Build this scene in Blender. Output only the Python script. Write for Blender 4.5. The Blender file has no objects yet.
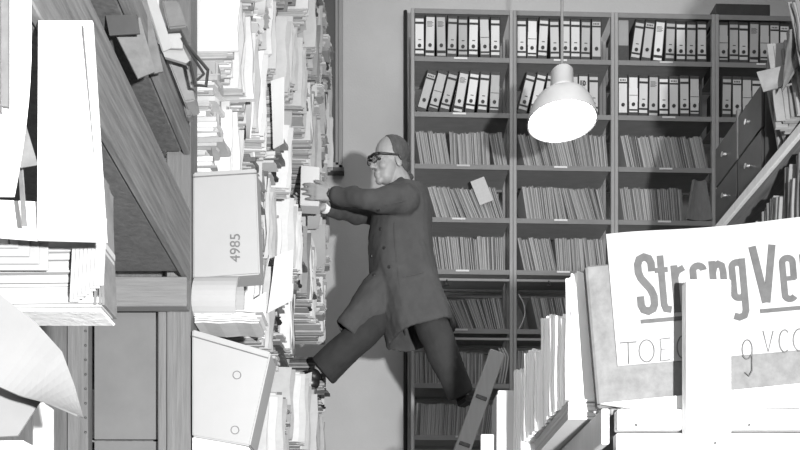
import bpy, bmesh, math, random
from mathutils import Vector, Matrix, Euler, noise

S = bpy.context.scene
C = S.collection
CZ = 1.5                      # eye height
F, VX, VY = 800.0, 385.0, 625.0

# ------------------------------------------------------------------ camera
cd = bpy.data.cameras.new('camera'); cam = bpy.data.objects.new('camera', cd); C.objects.link(cam)
cam.location = (0, 0, CZ); cam.rotation_euler = (math.pi / 2, 0, 0)
cd.sensor_width = 36; cd.lens = 36
cd.shift_x = (400 - VX) / 800; cd.shift_y = (VY - 225) / 800
cd.clip_start = .05
S.camera = cam
# ------------------------------------------------------------------ light
S.view_settings.view_transform = 'Standard'; S.view_settings.look = 'None'
S.view_settings.gamma = 1; S.view_settings.use_curve_mapping = False
S.view_settings.exposure = 0.0
w = bpy.data.worlds.new('world'); S.world = w; w.use_nodes = True
w.node_tree.nodes['Background'].inputs[0].default_value = (1, 1, 1, 1)
w.node_tree.nodes['Background'].inputs[1].default_value = .15

def light(name, kind, loc, power, **kw):
    l = bpy.data.lights.new(name, kind); l.energy = power
    for k, v in kw.items(): setattr(l, k, v)
    o = bpy.data.objects.new(name, l); C.objects.link(o); o.location = loc
    return o
fl = light('flash', 'AREA', (.65, -.5, CZ + .0), 395, shape='DISK', size=.09)
fl.rotation_euler = (Vector((0.35, 5, CZ + 2.3)) - fl.location).to_track_quat('-Z', 'Y').to_euler()
side = light('fill_light', 'AREA', (-1.0, -2.3, 2.8), 120, shape='RECTANGLE', size=1.6, size_y=2.2)  # soft fill added behind the camera to lift aisle-facing sides, no real window
side.rotation_euler = (Vector((.6, 3.5, 3.0)) - side.location).to_track_quat('-Z', 'Y').to_euler()
hall = light('hall_light', 'AREA', (1.2, 3.4, 7.1), 50, shape='RECTANGLE', size=2.5, size_y=5)

# ------------------------------------------------------------------ helpers
def at(px, py, Y): return Vector(((px - VX) * Y / F, Y, CZ + (VY - py) * Y / F))
R = random.Random(7)

def tag(o, label=None, cat=None, group=None, kind=None):
    if label: o['label'] = label
    if cat: o['category'] = cat
    if group: o['group'] = group
    if kind: o['kind'] = kind
    return o
def empty(name, loc=(0, 0, 0), rot=(0, 0, 0)):
    o = bpy.data.objects.new(name, None); C.objects.link(o); o.empty_display_size = .05
    o.location = loc; o.rotation_euler = rot
    return o
def obj(name, bm, m, parent=None, smooth=False, keep=False):
    me = bm if isinstance(bm, bpy.types.Mesh) else bpy.data.meshes.new(name)
    if not isinstance(bm, bpy.types.Mesh):
        if not keep: bmesh.ops.recalc_face_normals(bm, faces=bm.faces)
        bm.to_mesh(me); bm.free()
    if m is not None and not me.materials:
        for x in (m if isinstance(m, (list, tuple)) else [m]): me.materials.append(x)
    if smooth: me.polygons.foreach_set('use_smooth', [True] * len(me.polygons))
    o = bpy.data.objects.new(name, me); C.objects.link(o)
    if parent: o.parent = parent
    return o
def copy_tree(o, parent=None):
    c = o.copy(); C.objects.link(c); c.parent = parent
    for ch in o.children: copy_tree(ch, c)
    return c
def box(bm, x0, x1, y0, y1, z0, z1, mi=0, bev=0, M=None):
    vs = [bm.verts.new((x, y, z)) for x in (x0, x1) for y in (y0, y1) for z in (z0, z1)]
    fs = [bm.faces.new([vs[i] for i in q]) for q in ((0, 1, 3, 2), (4, 6, 7, 5), (0, 4, 5, 1), (2, 3, 7, 6), (0, 2, 6, 4), (1, 5, 7, 3))]
    for f in fs: f.material_index = mi
    if bev:
        es = list({e for f in fs for e in f.edges})
        r = bmesh.ops.bevel(bm, geom=es, offset=bev, segments=1, affect='EDGES')
        vs = list({v for f in r['faces'] for v in f.verts} | {v for v in vs if v.is_valid})
        for f in {f for v in vs for f in v.link_faces}: f.material_index = mi
    if M: bmesh.ops.transform(bm, matrix=M, verts=vs)
    return vs
def tube(bm, pts, r, n=8, mi=0, cap=True):
    pts = [Vector(p) for p in pts]; rings = []
    rr = r if isinstance(r, (list, tuple)) else [r] * len(pts)
    up = None
    for i, p in enumerate(pts):
        d = (pts[min(i + 1, len(pts) - 1)] - pts[max(i - 1, 0)]).normalized()
        if up is None: up = d.orthogonal().normalized()
        up = (up - d * up.dot(d)).normalized(); s = d.cross(up)
        rings.append([bm.verts.new(p + (up * math.cos(2 * math.pi * k / n) + s * math.sin(2 * math.pi * k / n)) * rr[i]) for k in range(n)])
    for a, b in zip(rings, rings[1:]):
        for k in range(n):
            bm.faces.new((a[k], a[(k + 1) % n], b[(k + 1) % n], b[k])).material_index = mi
    if cap:
        bm.faces.new(rings[0][::-1]).material_index = mi; bm.faces.new(rings[-1]).material_index = mi
def capsule(bm, a, b, ra, rb, n=14, m=5, flat=None):
    """closed tapered capsule from a to b"""
    a = Vector(a); b = Vector(b); d = (b - a).normalized()
    pts = []; rs = []
    for i in range(m):
        t = math.pi / 2 * (1 - i / m); pts.append(a - d * ra * math.sin(t)); rs.append(max(ra * math.cos(t), 1e-4))
    for i in range(5): pts.append(a.lerp(b, i / 4)); rs.append(ra + (rb - ra) * i / 4)
    for i in range(1, m + 1):
        t = math.pi / 2 * i / m; pts.append(b + d * rb * math.sin(t)); rs.append(max(rb * math.cos(t), 1e-4))
    tube(bm, pts, rs, n)
def ell(bm, c, r, rot=(0, 0, 0), M=None, seg=20):
    g = bmesh.ops.create_uvsphere(bm, u_segments=seg, v_segments=seg // 2 + 2, radius=1)
    T = Matrix.Translation(c) @ Euler(rot).to_matrix().to_4x4() @ Matrix.Diagonal((*r, 1))
    if M: T = M @ T
    bmesh.ops.transform(bm, matrix=T, verts=g['verts'])
def lathe(bm, prof, n=32, c=(0, 0, 0), mi=0):
    rings = []
    for r, z in prof:
        rings.append([bm.verts.new((c[0] + r * math.cos(2 * math.pi * k / n), c[1] + r * math.sin(2 * math.pi * k / n), c[2] + z)) for k in range(n)])
    for a, b in zip(rings, rings[1:]):
        for k in range(n): bm.faces.new((a[k], a[(k + 1) % n], b[(k + 1) % n], b[k])).material_index = mi
    return rings
def loft(bm, rings, closed_ends=True):
    vr = [[bm.verts.new(p) for p in r] for r in rings]; n = len(vr[0])
    for a, b in zip(vr, vr[1:]):
        for k in range(n): bm.faces.new((a[k], a[(k + 1) % n], b[(k + 1) % n], b[k]))
    if closed_ends: bm.faces.new(vr[0][::-1]); bm.faces.new(vr[-1])
def slab(bm, P, nu, nv, t, mi=0):
    """thin curved sheet: P(u,v) -> point, thickness t along its normal"""
    def nrm(u, v):
        e = .01
        a = P(min(u + e, 1), v) - P(max(u - e, 0), v); b = P(u, min(v + e, 1)) - P(u, max(v - e, 0))
        return a.cross(b).normalized()
    A = [[None] * (nv + 1) for _ in range(nu + 1)]; B = [[None] * (nv + 1) for _ in range(nu + 1)]
    for i in range(nu + 1):
        for j in range(nv + 1):
            u, v = i / nu, j / nv; p = P(u, v); n = nrm(u, v) * t / 2
            A[i][j] = bm.verts.new(p + n); B[i][j] = bm.verts.new(p - n)
    def q(*v): bm.faces.new(v).material_index = mi
    for i in range(nu):
        for j in range(nv):
            q(A[i][j], A[i + 1][j], A[i + 1][j + 1], A[i][j + 1]); q(B[i][j], B[i][j + 1], B[i + 1][j + 1], B[i + 1][j])
    for i in range(nu):
        q(A[i][0], B[i][0], B[i + 1][0], A[i + 1][0]); q(A[i][nv], A[i + 1][nv], B[i + 1][nv], B[i][nv])
    for j in range(nv):
        q(A[0][j], A[0][j + 1], B[0][j + 1], B[0][j]); q(A[nu][j], B[nu][j], B[nu][j + 1], A[nu][j + 1])
def remesh(name, bm, voxel, it, m, parent=None, disp=None):
    me = bpy.data.meshes.new('t'); bmesh.ops.recalc_face_normals(bm, faces=bm.faces); bm.to_mesh(me); bm.free()
    o = bpy.data.objects.new('t', me); C.objects.link(o)
    r = o.modifiers.new('r', 'REMESH'); r.mode = 'VOXEL'; r.voxel_size = voxel
    s = o.modifiers.new('s', 'SMOOTH'); s.iterations = it; s.factor = .5
    dg = bpy.context.evaluated_depsgraph_get(); dg.update()
    nm = bpy.data.meshes.new_from_object(o.evaluated_get(dg))
    bpy.data.objects.remove(o); bpy.data.meshes.remove(me)
    nm.materials.clear()
    if disp:
        nn = [v.normal.copy() for v in nm.vertices]
        for v, n in zip(nm.vertices, nn): v.co += n * disp(v.co)
    nm.name = name
    return obj(name, nm, m, parent, smooth=True)
ORD = ['first', 'second', 'third', 'fourth', 'fifth', 'sixth', 'seventh', 'eighth', 'ninth', 'tenth', 'eleventh', 'twelfth', 'thirteenth',
       'fourteenth', 'fifteenth', 'sixteenth', 'seventeenth', 'eighteenth', 'nineteenth', 'twentieth'] + \
      ['twenty-' + x for x in ('first', 'second', 'third', 'fourth', 'fifth', 'sixth', 'seventh', 'eighth', 'ninth')] + ['thirtieth']

# ------------------------------------------------------------------ materials
def mat(name, v, rough=.7, var=.08, scale=8, stretch=(1, 1, 1), bump=.0, rnd=0, isl=0, metal=0, fine=0):
    m = bpy.data.materials.new(name); m.use_nodes = True; N = m.node_tree.nodes; L = m.node_tree.links
    b = N['Principled BSDF']; b.inputs['Roughness'].default_value = rough; b.inputs['Metallic'].default_value = metal
    tc = N.new('ShaderNodeTexCoord'); mp = N.new('ShaderNodeMapping'); L.new(tc.outputs['Object'], mp.inputs[0])
    mp.inputs['Scale'].default_value = stretch
    nz = N.new('ShaderNodeTexNoise'); nz.inputs['Scale'].default_value = scale; nz.inputs['Detail'].default_value = 6
    nz.inputs['Roughness'].default_value = .65
    L.new(mp.outputs[0], nz.inputs[0])
    def math_(op, a, b_):
        q = N.new('ShaderNodeMath'); q.operation = op
        for i, x in enumerate((a, b_)):
            if isinstance(x, (int, float)): q.inputs[i].default_value = x
            else: L.new(x, q.inputs[i])
        return q.outputs[0]
    val = math_('ADD', math_('MULTIPLY', math_('SUBTRACT', nz.outputs[0], .5), var * 2), v)
    if rnd:
        oi = N.new('ShaderNodeObjectInfo'); val = math_('ADD', val, math_('MULTIPLY', math_('SUBTRACT', oi.outputs['Random'], .5), rnd * 2))
    if isl:
        g = N.new('ShaderNodeNewGeometry'); val = math_('ADD', val, math_('MULTIPLY', math_('SUBTRACT', g.outputs['Random Per Island'], .5), isl * 2))
    val = math_('MAXIMUM', math_('MINIMUM', val, .92), .008)
    cc = N.new('ShaderNodeCombineColor')
    for i in range(3): L.new(val, cc.inputs[i])
    L.new(cc.outputs[0], b.inputs['Base Color'])
    if bump:
        bp = N.new('ShaderNodeBump'); bp.inputs['Strength'].default_value = bump; bp.inputs['Distance'].default_value = .01
        nb = nz
        if fine:
            nb = N.new('ShaderNodeTexNoise'); nb.inputs['Scale'].default_value = fine; L.new(mp.outputs[0], nb.inputs[0])
        L.new(nb.outputs[0], bp.inputs['Height']); L.new(bp.outputs[0], b.inputs['Normal'])
    return m
M = {
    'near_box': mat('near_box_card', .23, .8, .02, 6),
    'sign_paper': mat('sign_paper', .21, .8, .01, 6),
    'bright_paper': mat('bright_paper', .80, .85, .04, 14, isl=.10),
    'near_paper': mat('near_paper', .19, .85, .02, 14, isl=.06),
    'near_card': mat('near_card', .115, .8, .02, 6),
    'ladder_wood': mat('ladder_wood', .36, .65, .08, 9, (7, 7, .5), .3),
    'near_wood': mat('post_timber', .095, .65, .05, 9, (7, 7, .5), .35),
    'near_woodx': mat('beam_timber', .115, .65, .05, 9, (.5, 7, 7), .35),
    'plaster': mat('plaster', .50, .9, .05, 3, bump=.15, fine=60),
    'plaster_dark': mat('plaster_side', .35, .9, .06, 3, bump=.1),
    'floor': mat('floor_boards', .12, .6, .06, 3, (1, .1, 1)),
    'ceiling': mat('ceiling_paint', .55, .9, .03, 3),
    'woody': mat('timber_long', .10, .65, .11, 9, (7, .5, 7), .35),
    'woodz': mat('timber_upright', .17, .65, .10, 9, (7, 7, .5), .35),
    'woodx': mat('timber_cross', .17, .65, .10, 9, (.5, 7, 7), .35),
    'wooddark': mat('timber_dark', .07, .6, .05, 9, (7, 7, .5), .3),
    'white_wood': mat('whitewashed_timber', .52, .7, .10, 9, (7, 7, .6), .3),
    'white_woodx': mat('whitewashed_timber_cross', .48, .7, .10, 9, (.6, 7, 7), .3),
    'panel': mat('grey_panel', .10, .8, .03, 5),
    'paper': mat('paper', .40, .85, .05, 14, isl=.12, rnd=.05),
    'paper_old': mat('aged_paper', .27, .9, .08, 20, isl=.2, rnd=.12),
    'card': mat('pale_card', .40, .8, .06, 6, rnd=.05),
    'card_white': mat('white_card', .58, .75, .03, 6),
    'kraft': mat('kraft_card', .095, .85, .06, 25, bump=.1),
    'file': mat('file_cover', .22, .85, .05, 16, (3, 3, 1), isl=.06, rnd=.12),
    'file_page': mat('file_pages', .40, .9, .08, 60, (1, 4, 1), isl=.1),
    'binder': mat('marbled_binder', .045, .5, .03, 90),
    'binder_label': mat('binder_label', .55, .7, .05, 12, rnd=.17),
    'ink': mat('printed_ink', .025, .6, .01, 30),
    'ink_grey': mat('sign_ink', .045, .8, .02, 60),
    'pencil': mat('pencil_mark', .06, .8, .05, 60),
    'steel': mat('rack_steel', .30, .5, .05, 9, (6, 6, 1)),
    'steel_dark': mat('rack_shelf', .20, .6, .05, 8, (1, 4, 4)),
    'black': mat('black_card', .02, .5, .01, 12),
    'drawer': mat('dark_drawer', .028, .55, .02, 9),
    'metal': mat('bare_metal', .45, .35, .05, 20, metal=.8),
    'enamel': mat('lamp_enamel', .5, .35, .04, 30),
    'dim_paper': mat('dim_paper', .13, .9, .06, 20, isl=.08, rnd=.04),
    'coat': mat('dust_coat_cloth', .050, .9, .022, 9, bump=.35, fine=26),
    'trouser': mat('trouser_cloth', .022, .9, .01, 9, bump=.3, fine=26),
    'skin': mat('skin', .27, .55, .04, 30, bump=.08, fine=120),
    'hair': mat('hair', .06, .7, .04, 60, (1, 1, .3), .4),
    'shirt': mat('white_shirt', .7, .8, .03, 30),
    'leather': mat('shoe_leather', .012, .35, .008, 30),
    'frame': mat('dark_frame_wood', .30, .6, .07, 8, (8, 8, .5), .2),
}
def emission(name, v, strength):
    m = bpy.data.materials.new(name); m.use_nodes = True; b = m.node_tree.nodes['Principled BSDF']
    b.inputs['Base Color'].default_value = (v, v, v, 1); b.inputs['Emission Color'].default_value = (1, 1, 1, 1); b.inputs['Emission Strength'].default_value = strength
    return m
M['glow'] = emission('lit_opal_glass', .8, 9)
gl = bpy.data.materials.new('glass'); gl.use_nodes = True; b = gl.node_tree.nodes['Principled BSDF']
b.inputs['Transmission Weight'].default_value = 1; b.inputs['Roughness'].default_value = .02; b.inputs['IOR'].default_value = 1.1
M['glass'] = gl

# ------------------------------------------------------------------ room
def struct(name, bm, m, parent=None): return tag(obj(name, bm, m, parent), kind='structure')
XL, XR, YB, YF, ZT = -2.0, 4.2, 6.62, -5.2, 7.25
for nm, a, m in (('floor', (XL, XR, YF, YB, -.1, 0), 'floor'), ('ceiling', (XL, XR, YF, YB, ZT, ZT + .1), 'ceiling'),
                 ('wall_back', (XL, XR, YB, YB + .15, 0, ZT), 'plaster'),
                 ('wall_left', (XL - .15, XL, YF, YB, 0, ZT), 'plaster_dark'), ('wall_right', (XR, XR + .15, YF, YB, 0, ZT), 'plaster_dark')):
    bm = bmesh.new(); box(bm, *a); struct(nm, bm, M[m])
# framed window in the back wall, beside the paper shelving
wx0, wx1 = at(285, 0, YB).x, at(343, 0, YB).x; wz0 = at(0, 172, YB).z; wz1 = at(0, -25, YB).z
bm = bmesh.new()
for i, (d, t) in enumerate(((0, .05), (.035, .035))):
    a0, a1, b0, b1 = wx0 + d, wx1 - d, wz0 + d, wz1 - d; ww = .035 if i == 0 else .028
    box(bm, a1 - ww, a1, YB - t, YB - .001, b0, b1, bev=.004); box(bm, a0, a0 + ww, YB - t, YB - .001, b0, b1, bev=.004)
    box(bm, a0, a1, YB - t, YB - .001, b0, b0 + ww, bev=.004); box(bm, a0, a1, YB - t, YB - .001, b1 - ww, b1, bev=.004)
win = struct('window_1', bm, M['frame'])
bm = bmesh.new(); box(bm, wx0 + .06, wx1 - .06, YB - .02, YB - .008, wz0 + .06, wz1 - .06); obj('pane', bm, M['panel'], win)
bm = bmesh.new(); box(bm, wx0 - .01, wx1 + .01, YB - .07, YB - .001, wz0 - .03, wz0); obj('window_sill', bm, M['panel'], win)
bm = bmesh.new(); tube(bm, [(at(405.5, 0, YB - .05).x, YB - .03, 0), (at(405.5, 0, YB - .05).x, YB - .03, at(0, 14, YB).z)], .016, 10)
tag(obj('wall_pipe', bm, M['black'], smooth=True), 'thin dark vertical pipe on the pale wall beside the leftmost steel rack', 'pipe')

# ------------------------------------------------------------------ steel racks at the back
RW, RD = .769, .33
RA = math.atan(.028)
RO = Vector((.195, 6.0, CZ))
RM = Matrix.Translation(RO) @ Matrix.Rotation(RA, 4, 'Z')
SH = [4.268, 3.852, 3.462, 3.062, 2.672, 2.228, 1.815, 1.425, 1.0, .6, .2, -.2, -.6, -1.0, -1.4]
RN = ['leftmost', 'second', 'third', 'rightmost']
for k in range(4):
    u0 = k * (RW + .002)
    root = empty('steel_rack', RM @ Vector((u0, 0, -CZ)), (0, 0, RA))
    tag(root, ['leftmost grey steel shelf rack, beside the bare wall and behind the man', 'second grey steel shelf rack from the left, behind the hanging lamp',
               'third grey steel shelf rack from the left, between lamp and dark drawers', 'rightmost grey steel shelf rack with a dark box on top'][k],
        'shelf rack', 'steel racks along the back wall')
    for (x, y) in ((0, 0), (RW - .026, 0), (0, RD - .03), (RW - .026, RD - .03)):
        bm = bmesh.new(); box(bm, x, x + .026, y, y + .03, 0, CZ + 4.632, bev=.003); obj('upright', bm, M['steel'], root)
    for i, z in enumerate([4.628] + SH):
        z += CZ
        if z < .05: continue
        bm = bmesh.new(); box(bm, .027, RW - .027, .004, RD - .004, z - .012, z); box(bm, .027, RW - .027, .001, .006, z - .036, z)
        box(bm, .027, RW - .027, RD - .006, RD - .002, z - .03, z)
        sh = obj('shelf', bm, M['steel_dark'], root)
        if 0 < i < 9:
            bm = bmesh.new(); lx = RW * .5 + R.uniform(-.03, .03); box(bm, lx - .05, lx + .05, -.002, .0005, z - .016, z - .003); obj('shelf_label', bm, M['binder_label'], sh)
        if i in (5, 6) and k < 2:
            bm = bmesh.new(); box(bm, .027, RW - .027, .0, .014, z - .085, z - .068); box(bm, .027, RW - .027, RD - .02, RD - .006, z - .085, z - .068); obj('rail', bm, M['steel'], root)
            bm = bmesh.new(); tube(bm, [(RW * .35, .0, z - .08), (RW * .35, -.01, z - .1), (RW * .37, -.012, z - .125), (RW * .33, -.01, z - .12)], .006, 6); obj('hook', bm, M['black'], root)

# lever arch binder, local: spine faces -y, base centre-left at origin, x 0..t
BH, BT, BD = .318, .074, .27
def make_binder(style):
    root = empty('lever_binder')
    bm = bmesh.new()
    box(bm, 0, .004, 0, BD, 0, BH, bev=.001); box(bm, BT - .004, BT, 0, BD, 0, BH, bev=.001); box(bm, 0, BT, 0, .004, 0, BH, bev=.001)
    obj('cover', bm, M['binder'], root)
    bm = bmesh.new(); box(bm, .008, BT - .014, .012, BD - .03, .006, BH - .022); obj('pages', bm, M['file_page'], root)
    bm = bmesh.new(); lo, hi = (.03, .292) if style != 2 else (.012, .3)
    box(bm, .006, BT - .006, -.0016, .0, lo, hi)
    if style == 3: box(bm, .004, BT - .004, -.003, -.0016, .11, .21)
    if style == 0:
        box(bm, .006, BT - .006, -.0026, -.0016, .052, .066, 1); box(bm, .006, BT - .006, -.0026, -.0016, .252, .268, 1)
        box(bm, .028, .05, -.0026, -.0016, .13, .136, 1)
    elif style == 1:
        box(bm, .006, BT - .006, -.0026, -.0016, .25, .262, 1)
        for q in range(4): box(bm, .014 + q * .012, .021 + q * .012, -.0026, -.0016, .27, .282, 1)
    elif style == 2:
        for q in range(5): box(bm, .012, .05 + .01 * (q % 2), -.0026, -.0016, .265 - q * .009, .268 - q * .009, 1)
        box(bm, .006, BT - .006, -.0026, -.0016, .03, .05, 1)
    else:
        box(bm, .006, BT - .006, -.0046, -.003, .155, .158, 1); box(bm, .006, BT - .006, -.0026, -.0016, .04, .052, 1)
    lb = obj('spine_label', bm, [M['binder_label'], M['ink']], root)
    bm = bmesh.new(); bmesh.ops.create_cone(bm, cap_ends=True, segments=16, radius1=.0135, radius2=.0135, depth=.005, matrix=Matrix.Translation((BT / 2, -.003, .088)) @ Matrix.Rotation(math.pi / 2, 4, 'X'))
    obj('finger_ring', bm, M['black'], root)
    return root
BST = [make_binder(i) for i in range(4)]
BLOOK = ['banded white spine', 'white spine with dark top band', 'printed spine label', 'white spine with a pasted slip']
used = set()
def pack(angles, ths, h):
    """base offsets of a leaning row; angle>0 leans the top to the right"""
    xs = [0]
    for i in range(len(angles) - 1):
        t0, t1 = math.radians(angles[i]), math.radians(angles[i + 1])
        # lean right: left-bottom corner is the pivot; lean left: right-bottom corner
        g = ths[i] / math.cos(t0) + max(0, h * (math.tan(t0) - math.tan(t1)))
        xs.append(xs[-1] + g)
    return xs
def rack_place(o, k, u, z, ang, dy, t):
    a = math.radians(ang)
    # pivot so nothing sinks into the shelf
    piv = Vector((k * (RW + .002) + u, dy, z + .001))
    if ang >= 0: T = Matrix.Translation(Vector((0, 0, math.sin(a) * t)))
    else: T = Matrix.Identity(4)
    m = RM @ Matrix.Translation(piv) @ T @ Matrix.Rotation(a, 4, 'Y')
    o.matrix_world = m
def set_binders(k, si, start, angles, gap_after=None, styles=None):
    xs = pack(angles, [BT + .003] * len(angles), BH); lasty = None
    for i, (x, a) in enumerate(zip(xs, angles)):
        st = (styles[i] if styles else R.choice([0, 0, 0, 1, 2, 3]))
        if st in used: o = copy_tree(BST[st])
        else: used.add(st); o = BST[st]
        o['label'] = f'binder, {BLOOK[st]}, {ORD[i]} from left on {ORD[si]} shelf of {RN[k]} rack'
        o['category'] = 'binder'; o['group'] = f'lever binders on the {ORD[si]} shelf of the {RN[k]} rack'
        rack_place(o, k, start + x, SH[si], a, .01 + R.uniform(0, .012), BT)
    return o
set_binders(0, 0, .028, [0, 1, -1, 1.5, 0, 1, -1.5, 0, 1][:8] , styles=[0, 2, 2, 0, 0, 0, 3, 0])
set_binders(0, 1, .040, [16, 15, 14, 10, 8, 5, 2.5], styles=[1, 3, 0, 2, 0, 0, 3])
set_binders(1, 0, .03, [0, 1, 3, -1, 0, 0, 1, 0], styles=[0, 3, 0, 0, 0, 0, 0, 1])
set_binders(1, 1, .03, [14, 12, 9, 2, 0, 0, 0, 0][:7], styles=[0, 0, 0, 2, 3, 2, 0])
set_binders(2, 0, .12, [8, 7, 5, 2, 0, 1, 0][:7], styles=[0, 1, 2, 0, 0, 0, 0])
set_binders(2, 1, .03, [0, 0, 1, 1, 0, 0, -.5, 0], styles=[1, 3, 0, 2, 0, 1, 0, 3])
set_binders(3, 0, .03, [0, 0, 0, 1, 0, 0, 1], styles=[3, 0, 0, 2, 3, 1, 1])
set_binders(3, 1, .05, [1, 0, 0, 0, 0, 1], styles=[0, 1, 3, 0, 1, 0])
# plain box binder at the left end of the third rack, top shelf
bm = bmesh.new(); box(bm, 0, .078, 0, .26, 0, .315, bev=.003); box(bm, -.0, .078, -.002, 0, .0, .12, mi=1); o = obj('box_file', bm, [M['file'], M['binder']])
tag(o, 'plain grey box file with dark lower band, top shelf of third steel rack', 'box file'); rack_place(o, 2, .032, SH[0], 0, .015, .078)
# the number 10 on a binder of the second rack
def text_mesh(txt, size, ext, off=0, sx=1.0, spacing=1.0):
    cu = bpy.data.curves.new('t', 'FONT'); cu.body = txt; cu.size = size; cu.extrude = ext; cu.offset = off; cu.space_character = spacing
    o = bpy.data.objects.new('t', cu); C.objects.link(o); dg = bpy.context.evaluated_depsgraph_get(); dg.update()
    me = bpy.data.meshes.new_from_object(o.evaluated_get(dg)); bpy.data.objects.remove(o)
    me.transform(Matrix.Diagonal((sx, 1, 1, 1))); me.materials.clear()
    return me
def find(label): return [o for o in C.objects if o.get('label') == label][0]
for o in list(C.objects):
    if o.get('label', '').endswith('sixth from left on second shelf of second rack'):
        lb = [c for c in o.children if c.name.startswith('spine_label')][0]
        t = obj('number', text_mesh('10', .05, .0008, .001), M['ink'], lb)
        t.matrix_local = Matrix.Translation((.006, -.0035, .23)) @ Matrix.Rotation(math.pi / 2, 4, 'X')
        o['label'] = 'upright binder numbered 10, second from right on second shelf of second steel rack'

# paper files: folded cover with ragged pages
def make_file_mesh(seed):
    r = random.Random(seed); bm = bmesh.new(); t = 1.0
    H, D = .262, .23
    box(bm, 0, .0018, 0, D, 0, H, bev=0)
    box(bm, .026, .0278, 0, D, 0, H - r.uniform(0, .008))
    box(bm, 0, .0278, 0, .0018, 0, .006)
    n = 5
    for i in range(n):
        x = .003 + i * .0045; e = r.uniform(-.006, .006); f = r.uniform(-.006, .004)
        box(bm, x, x + .0036, .003 + max(e, -.002), D - .01, .002, H - .004 + f, mi=1 if r.random() < .6 else 0)
    me = bpy.data.meshes.new('paper_file'); bmesh.ops.recalc_face_normals(bm, faces=bm.faces); bm.to_mesh(me); bm.free()
    me.materials.append(M['file']); me.materials.append(M['file_page'])
    return me
FM = [make_file_mesh(i) for i in range(7)]
NF = 0
def file_row(k, si, start, end, angf, seed, hs=1.0, skip=()):
    global NF
    r = random.Random(seed); u = start + max(0, .262 * hs * math.tan(math.radians(-angf(0) - .8 + 1.6))) ; i = 0; prev = None; items = []
    u = max(start, u) if angf(0) < -1 else start
    while True:
        sx = r.uniform(.88, 1.2); t = .0278 * sx
        fr = (u - start) / (end - start)
        a = angf(fr) + r.uniform(-.8, .8)
        if prev is not None:
            g = prev[1] / math.cos(math.radians(prev[0])) + .001 + max(0, .262 * hs * (math.tan(math.radians(prev[0])) - math.tan(math.radians(a))))
            u += g
        if u + t + max(0, .26 * math.tan(math.radians(a))) > end: break
        if not any(lo <= fr <= hi for lo, hi in skip): items.append((u, a, t, sx))
        prev = (a, t)
    for i, (u, a, t, sx) in enumerate(items):
        o = bpy.data.objects.new('paper_file', r.choice(FM)); C.objects.link(o)
        rack_place(o, k, u, SH[si], a, .022 + r.uniform(0, .014), t)
        o.scale = (sx, 1, hs * r.uniform(.955, 1.02))
        lean = 'leaning left' if a < -5 else 'leaning right' if a > 5 else 'upright'
        o['label'] = f'thin grey paper file {lean}, {ORD[i]} from left on {ORD[si]} shelf, {RN[k]} steel rack'
        o['category'] = 'file'; o['group'] = f'paper files on the {ORD[si]} shelf of the {RN[k]} rack'
        NF += 1
L_ = lambda a, b: (lambda f: a + (b - a) * f)
file_row(0, 2, .03, .735, lambda f: -9 if f < .3 else (-3 if f < .75 else -10), 1)
file_row(0, 3, .10, .74, lambda f: -20 + 3 * math.sin(f * 9), 2, .97)
file_row(0, 4, .10, .74, lambda f: -9 + 8 * f, 3)
file_row(0, 5, .22, .74, lambda f: -31 + 24 * f, 4, .95)
file_row(0, 6, .03, .56, lambda f: -2 if f < .5 else 0, 5, .95)
file_row(0, 7, .03, .70, lambda f: 3 if f < .55 else 12 - 6 * f, 6, .95)
file_row(1, 2, .035, .74, lambda f: -12 - 6 * math.sin(3.1 * f) + 10 * f, 7)
file_row(1, 3, .05, .74, lambda f: -12 + 5 * math.sin(f * 7), 8)
file_row(1, 4, .03, .735, lambda f: -12 if f < .35 else (-4 if f < .7 else -7), 9)
file_row(1, 5, .13, .55, lambda f: -13 + 5 * f, 10)
file_row(1, 6, .03, .30, lambda f: 2, 11)
file_row(2, 2, .04, .74, lambda f: -13 + (12 if f < .2 else 1) * f, 12)
file_row(2, 3, .04, .54, lambda f: -9 + 5 * f, 13)
file_row(3, 2, .04, .32, lambda f: -6, 14)
# oddities on the racks
def rack_obj(name, bm, m, k, u, z, ang, dy, label, cat, rz=0):
    o = obj(name, bm, m); tag(o, label, cat)
    o.matrix_world = RM @ Matrix.Translation((k * (RW + .002) + u, dy, z)) @ Matrix.Rotation(rz, 4, 'Z') @ Matrix.Rotation(math.radians(ang), 4, 'Y')
    return o
bm = bmesh.new(); box(bm, 0, .11, 0, .004, 0, .19)
rack_obj('loose_card', bm, M['file_page'], 0, .52, SH[3] + .10, -22, .012, 'pale card lying askew across leaning files on the fourth shelf behind the man', 'card')
bm = bmesh.new(); slab(bm, lambda u, v: Vector((.20 * u * (1 - .5 * v) + .05 * v, .0 + .03 * math.sin(3 * u), .30 * v)), 6, 8, .02)
rack_obj('bulging_envelope', bm, M['file'], 2, .55, SH[3] + .012, 0, .0, 'tall bulging grey envelope ending a file row, left of the dark drawers', 'envelope')
bm = bmesh.new(); slab(bm, lambda u, v: Vector((.015 + .035 * u + .05 * math.sin(v * 3) , .2 * u, .26 * v)), 4, 8, .006)
rack_obj('bent_folder', bm, M['file_page'], 1, .03 , SH[5] + .006, -2, .01, 'bent pale folder bulging at left end of the sixth shelf, second rack', 'folder')
bm = bmesh.new(); box(bm, 0, .035, 0, .22, 0, .24, bev=.002)
rack_obj('white_file', bm, M['card'], 0, .575, SH[6] + .011, 14, .0, 'white file leaning right on the seventh shelf, near the ladder top', 'file')
bm = bmesh.new()
for q in range(3): tube(bm, [(.0 + .022 * q, .01, .002), (.02 + .02 * q, -.01, .11), (.03 + .02 * q, -.01, .2), (.0 + .02 * q, .01, .27)], .007, 6)
rack_obj('strap_coil', bm, M['file_page'], 0, .665, SH[6] + .008, 0, .02, 'looped cord hanging at right end of the seventh shelf by ladder top', 'cord')
bm = bmesh.new(); box(bm, 0, .42, 0, .28, 0, .1, bev=.004)
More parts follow.
